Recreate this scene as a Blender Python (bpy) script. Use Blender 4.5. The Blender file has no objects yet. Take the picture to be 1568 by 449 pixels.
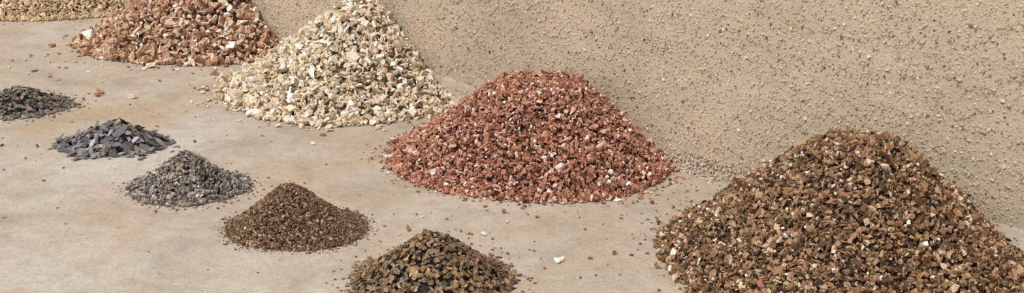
import bpy, math
import numpy as np
from mathutils import Vector, Matrix
rng = np.random.default_rng(7)
S = bpy.context.scene
S.view_settings.view_transform = 'Standard'
S.view_settings.look = 'None'
COL = S.collection
WALL_SUM = 2.744           # wall plane in layout coordinates: x + y = WALL_SUM
R2 = math.sqrt(2)
# layout coordinates are turned 45 degrees when built, so the wall runs along world X
ROT = Matrix.Rotation(math.radians(45), 4, 'Z')

def lin(c):
    o = []
    for v in c:
        v = v/255.0
        o.append(v/12.92 if v <= .04045 else ((v+.055)/1.055)**2.4)
    return (o[0], o[1], o[2], 1.0)

# ---------------------------------------------------------------- noise
def make_noise(seed, freq, n=14):
    r = np.random.default_rng(seed)
    a = r.uniform(0, 2*np.pi, n); f = freq*r.uniform(.5, 1.6, n); ph = r.uniform(0, 2*np.pi, n)
    def fn(x, y):
        o = np.zeros_like(x)
        for i in range(n):
            o += np.sin((x*np.cos(a[i])+y*np.sin(a[i]))*f[i]+ph[i])
        return o/math.sqrt(n)
    return fn

# ---------------------------------------------------------------- materials
class NT:
    def __init__(s, name):
        s.m = bpy.data.materials.new(name); s.m.use_nodes = True
        s.t = s.m.node_tree; s.n = s.t.nodes; s.l = s.t.links
        s.b = s.n['Principled BSDF']
    def add(s, typ, **kw):
        n = s.n.new(typ)
        for k, v in kw.items():
            setattr(n, k, v)
        return n
    def link(s, a, b): s.l.new(a, b)
    def ramp(s, src, stops, interp='LINEAR'):
        r = s.n.new('ShaderNodeValToRGB'); r.color_ramp.interpolation = interp
        e = r.color_ramp.elements
        e[0].position = stops[0][0]; e[0].color = stops[0][1]
        e[1].position = stops[-1][0]; e[1].color = stops[-1][1]
        for p, c in stops[1:-1]:
            k = e.new(p); k.color = c
        s.link(src, r.inputs['Fac']); return r
    def mix(s, fac, a, b, mode='MIX'):
        m = s.n.new('ShaderNodeMix'); m.data_type = 'RGBA'; m.blend_type = mode
        for sock, v in ((m.inputs[0], fac), (m.inputs[6], a), (m.inputs[7], b)):
            if isinstance(v, (int, float, tuple)): sock.default_value = v
            else: s.link(v, sock)
        return m.outputs[2]

def g(v): return (v, v, v, 1)

def grain_mat(name, palette, rough=.75, spec=.3, nscale=260, metallic=0., var=.38, bump=.5):
    m = NT(name)
    at = m.add('ShaderNodeAttribute', attribute_name='tone')
    tot = sum(w for w, c in palette); acc = 0; stops = []
    for w, c in palette:
        stops.append((acc/tot, lin(c))); acc += w
    r = m.ramp(at.outputs['Fac'], stops, 'CONSTANT')
    tc = m.add('ShaderNodeTexCoord')
    nz = m.add('ShaderNodeTexNoise'); nz.inputs['Scale'].default_value = nscale; nz.inputs['Detail'].default_value = 3
    m.link(tc.outputs['Object'], nz.inputs['Vector'])
    rr = m.ramp(nz.outputs['Fac'], [(.3, g(1-var)), (.7, g(1+var*.6))])
    c = m.mix(1.0, r.outputs['Color'], rr.outputs['Color'], 'MULTIPLY')
    m.link(c, m.b.inputs['Base Color'])
    m.b.inputs['Roughness'].default_value = rough
    m.b.inputs['Specular IOR Level'].default_value = spec
    m.b.inputs['Metallic'].default_value = metallic
    bp = m.add('ShaderNodeBump'); bp.inputs['Strength'].default_value = bump; bp.inputs['Distance'].default_value = .0015
    m.link(nz.outputs['Fac'], bp.inputs['Height']); m.link(bp.outputs['Normal'], m.b.inputs['Normal'])
    return m.m

def core_mat(name, c):
    m = NT(name)
    tc = m.add('ShaderNodeTexCoord')
    nz = m.add('ShaderNodeTexNoise'); nz.inputs['Scale'].default_value = 180
    m.link(tc.outputs['Object'], nz.inputs['Vector'])
    d = tuple(v*.5 for v in c)
    r = m.ramp(nz.outputs['Fac'], [(.35, lin(d)), (.65, lin(c))])
    m.link(r.outputs['Color'], m.b.inputs['Base Color']); m.b.inputs['Roughness'].default_value = 1
    return m.m

# ---------------------------------------------------------------- mesh assembly
def build(name, parts, mats):
    V = []; L = []; LS = []; T = []; M = []; vo = 0; lo = 0
    for v, f, t, mi in parts:
        V.append(v); L.append((f+vo).ravel()); k = f.shape[1]
        LS.append(lo+np.arange(len(f))*k); lo += f.size; vo += len(v)
        T.append(t); M.append(np.full(len(f), mi))
    V = np.concatenate(V)
    V = np.column_stack([(V[:, 0]-V[:, 1])/R2, (V[:, 0]+V[:, 1])/R2, V[:, 2]]).astype(np.float32)
    L = np.concatenate(L).astype(np.int32)
    LS = np.concatenate(LS).astype(np.int32); T = np.concatenate(T).astype(np.float32); M = np.concatenate(M).astype(np.int32)
    me = bpy.data.meshes.new(name)
    me.vertices.add(len(V)); me.vertices.foreach_set('co', V.ravel())
    me.loops.add(len(L)); me.loops.foreach_set('vertex_index', L)
    me.polygons.add(len(LS)); me.polygons.foreach_set('loop_start', LS)
    me.polygons.foreach_set('material_index', M)
    me.update(calc_edges=True)
    me.polygons.foreach_set('use_smooth', np.zeros(len(LS), dtype=bool))
    a = me.attributes.new('tone', 'FLOAT', 'FACE'); a.data.foreach_set('value', T)
    me.validate()
    for m in mats: me.materials.append(m)
    ob = bpy.data.objects.new(name, me); COL.objects.link(ob)
    return ob

def chunk_lib(n, jit=.26, sx=(1, .8, .55)):
    idx = {}; base = []
    for i in range(3):
        for j in range(3):
            for k in range(3):
                if (i, j, k) != (1, 1, 1):
                    idx[(i, j, k)] = len(base); base.append((i-1, j-1, k-1))
    F = []
    for ax in range(3):
        for side in (0, 2):
            for a in range(2):
                for b in range(2):
                    q = []
                    for da, db in ((0, 0), (1, 0), (1, 1), (0, 1)):
                        c = [0, 0, 0]; c[ax] = side; c[(ax+1) % 3] = a+da; c[(ax+2) % 3] = b+db
                        q.append(idx[tuple(c)])
                    if side == 0: q.reverse()
                    F.append(q)
    base = np.array(base, float)
    libs = []
    for s in range(n):
        nrm = base/np.linalg.norm(base, axis=1, keepdims=True)
        mixf = rng.uniform(.0, .12)
        v = base*(1-mixf)*.85 + nrm*mixf
        A = np.eye(3)+rng.normal(0, .2, (3, 3)); v = v@A
        v = v*(1+v[:, [rng.integers(0, 3)]]*rng.uniform(-.3, .3))
        d = rng.normal(size=3); d /= np.linalg.norm(d); lim = rng.uniform(.5, .85)
        p = v@d; v = v-np.outer(np.maximum(0, p-lim), d)
        v = v + rng.normal(0, jit*.4, v.shape)
        v *= np.array(sx)*rng.uniform(.7, 1.3, 3)
        libs.append(v*.5)
    return np.array(libs), np.array(F)

def box_lib(n):
    base = np.array([(x, y, z) for x in (-1, 1) for y in (-1, 1) for z in (-1, 1)], float)
    F = np.array([(0, 1, 3, 2), (4, 6, 7, 5), (0, 4, 5, 1), (2, 3, 7, 6), (0, 2, 6, 4), (1, 5, 7, 3)])
    return np.array([(base*.8+rng.normal(0, .28, base.shape))*rng.uniform(.6, 1.1, 3)*.5 for s in range(n)]), F

def plate_lib(n, thick=.14, asp=.7, warp=.06):
    N = 6; libs = []
    for s in range(n):
        th = np.linspace(0, 2*np.pi, N, endpoint=False)+rng.uniform(-.4, .4, N)
        rr = rng.uniform(.65, 1.15, N); a = rng.uniform(asp*.75, min(1, asp*1.3))
        ring = np.stack([np.cos(th)*rr, np.sin(th)*rr*a], 1)
        z = rng.normal(0, warp, N); t = thick*rng.uniform(.6, 1.5)
        top = np.column_stack([ring*.97, z+t]); bot = np.column_stack([ring, z-t])
        v = np.vstack([top, bot, [[0, 0, t*1.05]], [[0, 0, -t]]])
        libs.append(v*.5)
    F = []
    for i in range(N):
        j = (i+1) % N
        F += [(i, j, 12), (N+j, N+i, 13), (i, N+i, N+j), (i, N+j, j)]
    return np.array(libs), np.array(F)

CH = chunk_lib(40); PL = plate_lib(24, .09); PLONG = plate_lib(30, .035, .42, .02)
FLAKE = plate_lib(30, .18, .75); BOX = box_lib(40)

def rand_rot(n):
    q = rng.normal(size=(n, 4)); q /= np.linalg.norm(q, axis=1, keepdims=True)
    w, x, y, z = q.T
    return np.stack([1-2*(y*y+z*z), 2*(x*y-z*w), 2*(x*z+y*w), 2*(x*y+z*w), 1-2*(x*x+z*z), 2*(y*z-x*w),
                     2*(x*z-y*w), 2*(y*z+x*w), 1-2*(x*x+y*y)], 1).reshape(n, 3, 3)

def align_rot(nrm, tilt):
    n = len(nrm)
    z = nrm + rng.normal(0, 1, (n, 3))*np.reshape(tilt, (-1, 1)); z /= np.linalg.norm(z, axis=1, keepdims=True)
    a = rng.normal(size=(n, 3)); x = np.cross(a, z); x /= np.linalg.norm(x, axis=1, keepdims=True)
    y = np.cross(z, x)
    return np.stack([x, y, z], 2)

def instance(lib, pos, rot, size, mi=0, clampwall=True):
    V, F = lib; n = len(pos)
    k = rng.integers(0, len(V), n)
    v = V[k]*size[:, None, None]
    v = np.einsum('nij,nkj->nki', rot, v) + pos[:, None, :]
    if clampwall:
        low = v[:, :, 2].min(1); v[:, :, 2] += np.maximum(0, .0006-low)[:, None]
        over = ((v[:, :, 0]+v[:, :, 1]).max(1)-(WALL_SUM-.010))
        sh = np.maximum(0, over)/2
        v[:, :, 0] -= sh[:, None]; v[:, :, 1] -= sh[:, None]
    nv = V.shape[1]
    f = F[None] + (np.arange(n)*nv)[:, None, None]
    t = np.repeat(rng.random(n), len(F))
    return v.reshape(-1, 3), f.reshape(-1, F.shape[1]), t, mi

# ---------------------------------------------------------------- piles
def pile(name, centre, rx, ry, apex, H, flat, d, palette, kinds, cover=3.2, stray=200, stray_sc=.06,
         foot=1.08, lump=.02, seed=1, rough=.75, spec=.3, core=(60, 45, 35), metallic=0., tilt=.35, szvar=.32, nscale=300,
         edge=.05, var=.38, k=16.0, bump=.5):
    cx, cy = centre; ax, ay = apex
    nz = make_noise(seed, 22); nz2 = make_noise(seed+50, 60); en = make_noise(seed+99, 3.0)
    def bound(th):
        dx, dy = np.cos(th), np.sin(th)
        ox, oy = (ax-cx), (ay-cy)
        A = (dx/rx)**2+(dy/ry)**2; B = 2*(ox*dx/rx**2+oy*dy/ry**2); C = (ox/rx)**2+(oy/ry)**2-1
        R = (-B+np.sqrt(B*B-4*A*C))/(2*A)
        return R*(1+edge*en(dx, dy))
    def height(x, y):
        r = np.hypot(x-ax, y-ay); t = r/bound(np.arctan2(y-ay, x-ax))
        gl = np.clip((1-t)/(1-flat), 0, 3)
        gg = -np.log(np.exp(-k*gl)+np.exp(-k*1.0))/k
        g0 = -np.log(1+np.exp(-k))/k
        g1 = -np.log(np.exp(-k/(1-flat))+np.exp(-k))/k
        gg = np.clip((gg-g0)/(g1-g0), 0, 1)**foot
        return H*(gg + (lump*nz(x, y)+lump*.4*nz2(x, y))*np.clip(gg*4, 0, 1))
    def normal(x, y):
        e = .004
        hx = (height(x+e, y)-height(x-e, y))/(2*e); hy = (height(x, y+e)-height(x, y-e))/(2*e)
        n = np.column_stack([-hx, -hy, np.ones_like(hx)]); return n/np.linalg.norm(n, axis=1, keepdims=True)
    parts = []
    nr, na = 40, 96
    th = np.linspace(0, 2*np.pi, na, endpoint=False); T, Rr = np.meshgrid(th, np.linspace(0.02, .95, nr))
    B = bound(T); X = ax+np.cos(T)*B*Rr; Y = ay+np.sin(T)*B*Rr
    ov = np.maximum(0, X+Y-(WALL_SUM-.014))/2; X = X-ov; Y = Y-ov
    Z = np.maximum(height(X, Y)-d*.9-.004, .0008)
    V = np.column_stack([X.ravel(), Y.ravel(), Z.ravel()])
    i, j = np.meshgrid(np.arange(nr-1), np.arange(na), indexing='ij'); j2 = (j+1) % na
    F = np.stack([i*na+j, (i+1)*na+j, (i+1)*na+j2, i*na+j2], -1).reshape(-1, 4)
    parts.append((V, F, np.zeros(len(F)), 1))
    V = np.vstack([V[:na], [[ax, ay, max(V[:na, 2])]]])
    F = np.stack([np.arange(na), (np.arange(na)+1) % na, np.full(na, na)], 1)
    parts.append((V, F, np.zeros(na), 1))
    slope = math.sqrt(1+(H/min(rx, ry))**2)
    area = np.pi*rx*ry*slope
    for lib, frac, scale, mode in kinds:
        n = int(cover*frac*area/(d*scale)**2)
        th = rng.uniform(0, 2*np.pi, n); rr = np.sqrt(rng.random(n))*1.06
        x = cx+rx*rr*np.cos(th); y = cy+ry*rr*np.sin(th)
        t = np.hypot(x-ax, y-ay)/bound(np.arctan2(y-ay, x-ax))
        ok = (x+y < WALL_SUM-.3*d) & (t < 1.0+.06*rng.random(n))
        x = x[ok]; y = y[ok]; n = len(x)
        nr_ = normal(x, y)
        sz = d*scale*np.clip(rng.lognormal(0, szvar, n), .4, 1.9)
        off = rng.uniform(-.8, .2, n)*sz
        z = np.maximum(np.maximum(height(x, y), 0)+off, sz*.1)
        pos = np.column_stack([x, y, z])
        rot = rand_rot(n) if mode == 'r' else align_rot(nr_, tilt*np.ones(n))
        parts.append(instance(lib, pos, rot, sz))
        ns = int(stray*frac)
        if ns:
            th = rng.uniform(0, 2*np.pi, ns); e = rng.exponential(stray_sc, ns)
            e = np.where(e > 3*stray_sc, e*.3, e)
            ray = bound(th)+e; x = ax+ray*np.cos(th); y = ay+ray*np.sin(th)
            ok = x+y < WALL_SUM-.02
            x = x[ok]; y = y[ok]; e = e[ok]; ns = len(x)
            sz = d*scale*np.clip(rng.lognormal(-.2, .35, ns)*(1-.35*np.clip(e/stray_sc/2, 0, 1)), .25, 1.4)
            rot = align_rot(np.tile([0, 0, 1.], (ns, 1)), .1*np.ones(ns))
            parts.append(instance(lib, np.column_stack([x, y, sz*.02]), rot, sz))
    m1 = grain_mat(name+'_grains', palette, rough, spec, nscale, metallic, var, bump); m2 = core_mat(name+'_core', core)
    return build(name, parts, [m1, m2])

CREAM = [(10, (220, 200, 170)), (9, (206, 184, 152)), (7, (231, 218, 201)), (4, (186, 162, 128)), (2, (186, 170, 138)),
         (6, (225, 202, 182)), (4, (242, 236, 229)), (2, (150, 126, 97))]
YELL = [(10, (206, 184, 150)), (8, (192, 166, 130)), (5, (222, 204, 174)), (4, (174, 144, 108)), (3, (212, 178, 150))]
PINK = [(10, (190, 152, 122)), (9, (174, 132, 103)), (7, (206, 174, 147)), (5, (148, 110, 84)), (6, (222, 202, 180)),
        (4, (124, 92, 69)), (3, (236, 224, 212))]
RED = [(10, (164, 111, 86)), (9, (180, 128, 103)), (7, (141, 90, 67)), (6, (197, 149, 126)), (4, (214, 176, 156)),
       (4, (106, 67, 50)), (2.2, (236, 222, 214)), (2, (156, 116, 84))]
BROWN = [(10, (128, 97, 67)), (9, (148, 115, 81)), (7, (100, 74, 51)), (6, (172, 139, 107)), (5, (76, 57, 42)),
         (4, (202, 175, 147)), (4, (158, 116, 88)), (1.4, (232, 218, 202))]
D1 = [(5, (120, 111, 98)), (5, (94, 86, 77)), (3, (144, 131, 114)), (3, (74, 68, 62)), (2, (126, 106, 84))]
D2 = [(6, (108, 103, 102)), (5, (86, 82, 83)), (3, (134, 130, 130)), (3, (112, 98, 82)), (3, (66, 62, 63))]
D3 = [(6, (148, 139, 127)), (6, (120, 112, 102)), (4, (90, 84, 78)), (3, (182, 174, 163)), (3, (154, 136, 112))]
D4 = [(6, (130, 99, 71)), (6, (106, 79, 56)), (3, (156, 124, 92)), (4, (82, 62, 47)), (2, (186, 158, 128))]
D5 = [(6, (140, 110, 76)), (5, (112, 90, 65)), (4, (88, 72, 55)), (3, (166, 134, 96)), (3, (126, 114, 96)), (3, (122, 92, 65))]

mixk = [(CH, .4, 1.0, 'r'), (FLAKE, .6, 1.05, 'r')]
pile('cream_vermiculite_pile', (-.415, 3.025), .31, .325, (-.375, 3.03), .243, .06, .0122, CREAM, mixk, seed=3, stray=260,
     stray_sc=.03, core=(140, 120, 92), foot=1.12)
pile('pink_vermiculite_pile', (-.90, 3.575), .38, .30, (-.86, 3.60), .28, .08, .0148, PINK, mixk, seed=4, stray=150,
     stray_sc=.06, core=(110, 80, 62), nscale=200)
pile('yellow_vermiculite_pile', (-1.54, 4.20), .42, .33, (-1.52, 4.17), .25, .08, .010, YELL, mixk, seed=5, stray=160,
     stray_sc=.04, core=(130, 106, 78))
pile('red_vermiculite_pile', (.04, 2.475), .285, .30, (.065, 2.49), .160, .30, .0076, RED, mixk, seed=6, stray=560,
     stray_sc=.022, core=(92, 58, 44), lump=.025, k=24)
pile('brown_vermiculite_pile', (.56, 1.905), .305, .315, (.57, 1.935), .215, .18, .0076, BROWN, mixk, seed=8, stray=440,
     stray_sc=.02, core=(76, 58, 42), lump=.02, k=20, foot=1.12)
pile('dark_mica_flake_pile', (-1.185, 2.846), .13, .105, (-1.17, 2.85), .053, .12, .011, D1, [(PL, 1, 1., 'a')], seed=9, stray=160,
     stray_sc=.022, core=(60, 55, 50), rough=.55, spec=.35, tilt=.3, foot=1.2)
pile('grey_mica_plate_pile', (-.864, 2.549), .115, .09, (-.86, 2.555), .050, .2, .025, D2, [(PLONG, 1, 1., 'a')], seed=10, stray=50,
     stray_sc=.02, core=(50, 48, 48), rough=.4, spec=.55, tilt=.2, cover=9, szvar=.2, bump=.15, var=.2)
pile('grey_vermiculite_ore_pile', (-.628, 2.265), .112, .098, (-.628, 2.27), .074, .06, .0070, D3, [(FLAKE, .6, 1., 'r'), (CH, .4, .9, 'r')],
     seed=11, stray=240, stray_sc=.016, core=(62, 60, 57), rough=.5, spec=.4, foot=1.2)
pile('fine_brown_vermiculite_ore_pile', (-.382, 2.052), .123, .105, (-.393, 2.055), .083, .10, .0036, D4, [(CH, .6, 1., 'r'), (FLAKE, .4, 1., 'r')],
     seed=12, stray=850, stray_sc=.010, core=(74, 56, 42), rough=.55, spec=.4, nscale=500, foot=1.15)
pile('brown_mica_flake_pile', (-.129, 1.815), .133, .12, (-.125, 1.82), .080, .18, .0105, D5, [(PL, 1, 1., 'a')], seed=13, stray=280,
     stray_sc=.018, core=(56, 46, 36), rough=.6, spec=.3, tilt=.32, cover=4.2, szvar=.22)

# ---------------------------------------------------------------- loose crumbs over the floor
def loose(n, x0, x1, y0, y1, d, lib, mi):
    x = rng.uniform(x0, x1, n); y = rng.uniform(y0, y1, n); ok = x+y < WALL_SUM-.03; x = x[ok]; y = y[ok]; n = len(x)
    sz = d*np.clip(rng.lognormal(-.4, .45, n), .3, 2)
    return instance(lib, np.column_stack([x, y, sz*.02]), align_rot(np.tile([0, 0, 1.], (n, 1)), .15*np.ones(n)), sz, mi)
lp = [loose(190, -1.3, 1.0, 1.5, 3.4, .0055, CH, 0), loose(190, -1.4, .3, 1.5, 3.2, .0065, PL, 1),
      loose(80, -1.4, -.4, 2.8, 3.4, .011, CH, 2), loose(110, -.25, .42, 1.85, 2.3, .0062, CH, 3)]
lx = np.array([.075, .083, -.93, -.43, -.05]); ly = np.array([1.895, 1.90, 2.93, 2.55, 2.02]); ls = np.array([.015, .009, .018, .009, .008])
lp.append(instance(CH, np.column_stack([lx, ly, ls*.05]), align_rot(np.tile([0, 0, 1.], (5, 1)), .2*np.ones(5)), ls, 4))
build('scattered_vermiculite_crumbs', lp, [grain_mat('crumbs_brown', BROWN), grain_mat('crumbs_mica', D1, .5), grain_mat('crumbs_pink', PINK),
      grain_mat('crumbs_red', RED), grain_mat('crumbs_white', [(1, (236, 226, 214)), (1, (226, 204, 186))])])

# ---------------------------------------------------------------- wall
def wall_mat():
    m = NT('gritty_render_wall')
    tc = m.add('ShaderNodeTexCoord'); O = tc.outputs['Object']
    def noise(sc, det=4, r=.55):
        n = m.add('ShaderNodeTexNoise'); n.inputs['Scale'].default_value = sc; n.inputs['Detail'].default_value = det
        n.inputs['Roughness'].default_value = r; m.link(O, n.inputs['Vector']); return n.outputs['Fac']
    at = m.add('ShaderNodeAttribute', attribute_name='tone')
    gr = m.ramp(at.outputs['Fac'], [(0, lin((199, 181, 156))), (.3, lin((207, 190, 166))), (.5, lin((189, 169, 143))),
                                 (.65, lin((214, 198, 175))), (.78, lin((200, 173, 149))), (.86, lin((170, 145, 118))), (.93, lin((227, 214, 196))), (.965, lin((120, 96, 77)))], 'CONSTANT')
    big = m.ramp(noise(2.6, 6, .6), [(.35, g(.91)), (.65, g(1.05))])
    fine = m.ramp(noise(260, 4, .7), [(.3, g(.80)), (.7, g(1.12))])
    c = m.mix(1., gr.outputs['Color'], big.outputs['Color'], 'MULTIPLY')
    c = m.mix(1., c, fine.outputs['Color'], 'MULTIPLY')
    pits = m.ramp(noise(110, 5, .65), [(.60, g(1)), (.70, g(.64))])
    c = m.mix(1., c, pits.outputs['Color'], 'MULTIPLY')
    m.link(c, m.b.inputs['Base Color']); m.b.inputs['Roughness'].default_value = .95; m.b.inputs['Specular IOR Level'].default_value = .15
    bp = m.add('ShaderNodeBump'); bp.inputs['Strength'].default_value = .8; bp.inputs['Distance'].default_value = .003
    m.link(noise(240, 5, .75), bp.inputs['Height']); m.link(bp.outputs['Normal'], m.b.inputs['Normal'])
    return m.m
WM = wall_mat()
BX, BY = .445, WALL_SUM-.445
wn1 = make_noise(31, 5); wn2 = make_noise(32, 22); wn3 = make_noise(33, 70)
def wdisp(s, z): return .003*wn1(s, z)+.0015*wn2(s, z)+.0007*wn3(s, z)+.004
def wxyz(s, dd, z): return np.column_stack([(BX+s/R2+dd/R2).ravel(), (BY-s/R2+dd/R2).ravel(), z.ravel()])
def wall():
    zs = np.linspace(0, 1.1, 90)
    s = np.linspace(-4.2, 2.7, 460)
    Sg, Z = np.meshgrid(s, zs, indexing='ij')
    D = wdisp(Sg, Z)
    V = wxyz(Sg, D, Z); ns, npf = Sg.shape
    i, j = np.meshgrid(np.arange(ns-1), np.arange(npf-1), indexing='ij')
    F = np.stack([i*npf+j, (i+1)*npf+j, (i+1)*npf+j+1, i*npf+j+1], -1).reshape(-1, 4)
    parts = [(V, F, np.full(len(F), .1), 0)]
    def pt(sv, dv, z): return (BX+sv/R2+dv/R2, BY-sv/R2+dv/R2, z)
    a, b = -4.2, 2.7
    BV = np.array([pt(a, .0, 1.1), pt(b, .0, 1.1), pt(b, .15, 1.1), pt(a, .15, 1.1), pt(a, .15, 0), pt(b, .15, 0), pt(a, 0, 0), pt(b, 0, 0)])
    BF = np.array([(0, 1, 2, 3), (3, 2, 5, 4), (0, 3, 4, 6), (1, 7, 5, 2)])
    parts.append((BV, BF, np.full(4, .1), 0))
    # aggregate grains set in the render
    n = 240000
    s = rng.uniform(-2.7, 2.2, n); z = rng.uniform(.004, 1.095, n)
    sz = .0036*np.clip(rng.lognormal(0, .36, n), .4, 2.0)
    dd = wdisp(s, z)-sz*rng.uniform(-.4, .0, n)
    pos = wxyz(s, dd, z)
    parts.append(instance(BOX, pos, rand_rot(n), sz, 0, False))
    build('wall_back', parts, [WM])
wall()

# ---------------------------------------------------------------- floor
def floor():
    V = np.array([(-3.2, -.6, 0), (3.2, -.6, 0), (3.2, 5.8, 0), (-3.2, 5.8, 0), (-3.2, -.6, -.1), (3.2, -.6, -.1), (3.2, 5.8, -.1), (-3.2, 5.8, -.1)], float)
    F = np.array([(0, 1, 2, 3), (7, 6, 5, 4), (0, 4, 5, 1), (1, 5, 6, 2), (2, 6, 7, 3), (3, 7, 4, 0)])
    m = NT('dusty_concrete')
    tc = m.add('ShaderNodeTexCoord'); O = tc.outputs['Object']
    def noise(sc, det=5, r=.6, dist=0.):
        n = m.add('ShaderNodeTexNoise'); n.inputs['Scale'].default_value = sc; n.inputs['Detail'].default_value = det
        n.inputs['Roughness'].default_value = r; n.inputs['Distortion'].default_value = dist; m.link(O, n.inputs['Vector']); return n.outputs['Fac']
    base = m.ramp(noise(1.8, 6, .6, .6), [(.34, lin((163, 149, 131))), (.5, lin((172, 160, 144))), (.66, lin((179, 170, 158)))])
    st = m.ramp(noise(7, 12, .72, .5), [(.36, g(.82)), (.50, g(.99)), (.62, g(1.05))])
    c = m.mix(1., base.outputs['Color'], st.outputs['Color'], 'MULTIPLY')
    du = m.ramp(noise(3.3, 12, .75, .4), [(.47, g(0)), (.67, g(.7))])
    c = m.mix(du.outputs['Color'], c, lin((163, 133, 101)))
    mo = m.ramp(noise(38, 6, .75), [(.36, g(.90)), (.64, g(1.06))])
    c = m.mix(1., c, mo.outputs['Color'], 'MULTIPLY')
    fn = m.ramp(noise(170, 5, .8), [(.35, g(.84)), (.65, g(1.13))])
    c = m.mix(1., c, fn.outputs['Color'], 'MULTIPLY')
    sp = m.ramp(noise(110, 3, .5), [(.64, g(1)), (.70, g(.66))])
    c = m.mix(1., c, sp.outputs['Color'], 'MULTIPLY')
    m.link(c, m.b.inputs['Base Color']); m.b.inputs['Roughness'].default_value = .85; m.b.inputs['Specular IOR Level'].default_value = .25
    bp = m.add('ShaderNodeBump'); bp.inputs['Strength'].default_value = .35; bp.inputs['Distance'].default_value = .003
    m.link(noise(90, 8, .8), bp.inputs['Height']); m.link(bp.outputs['Normal'], m.b.inputs['Normal'])
    parts = [(V, F, np.zeros(6), 0)]
    # gritty cove where the slab meets the wall
    prof = np.array([(-.055, -.002), (-.04, .0008), (-.028, .003), (-.018, .008), (-.010, .016), (-.004, .028), (.004, .048), (.012, .06)])
    s = np.linspace(-4.2, 2.7, 460); Sg, I = np.meshgrid(s, np.arange(len(prof)), indexing='ij')
    w = 1+.3*wn2(Sg, Sg*0)
    D = prof[I, 0]*np.clip(w, .4, 1.6); Z = prof[I, 1]*np.clip(1+.25*wn1(Sg*2, Sg*0), .5, 1.5)
    CV = wxyz(Sg, D, Z); npf = len(prof)
    i, j = np.meshgrid(np.arange(len(s)-1), np.arange(npf-1), indexing='ij')
    CF = np.stack([i*npf+j, (i+1)*npf+j, (i+1)*npf+j+1, i*npf+j+1], -1).reshape(-1, 4)
    parts.append((CV, CF, np.full(len(CF), .1), 0))
    n = 14000; sg = rng.uniform(-2.7, 2.2, n); dd = -rng.exponential(.012, n)
    zz = np.interp(dd, prof[:, 0], prof[:, 1])
    sz = .0034*np.clip(rng.lognormal(0, .35, n), .4, 2)
    parts.append(instance(BOX, wxyz(sg, dd, zz), rand_rot(n), sz, 1, False))
    build('floor', parts, [m.m, WM])
floor()

# ---------------------------------------------------------------- light
sd = bpy.data.lights.new('sun', 'SUN'); sd.energy = 3.1; sd.angle = math.radians(1.2); sd.color = (1, .97, .93)
so = bpy.data.objects.new('sun', sd); COL.objects.link(so)
sv = ROT.to_3x3() @ Vector((-.45, -.42, .9))
so.rotation_euler = sv.to_track_quat('Z', 'Y').to_euler(); so.location = (-2, -1, 4)
w = bpy.data.worlds.new('sky'); S.world = w; w.use_nodes = True
w.node_tree.nodes['Background'].inputs[0].default_value = (.94, .96, 1.0, 1); w.node_tree.nodes['Background'].inputs[1].default_value = .88

cd = bpy.data.cameras.new('camera'); cd.sensor_width = 36; cd.lens = 1893/1568*36; cd.clip_start = .05
co = bpy.data.objects.new('camera', cd); COL.objects.link(co)
co.location = (0, 0, .8); co.rotation_euler = (math.radians(72.5), 0, math.radians(45))
S.camera = co
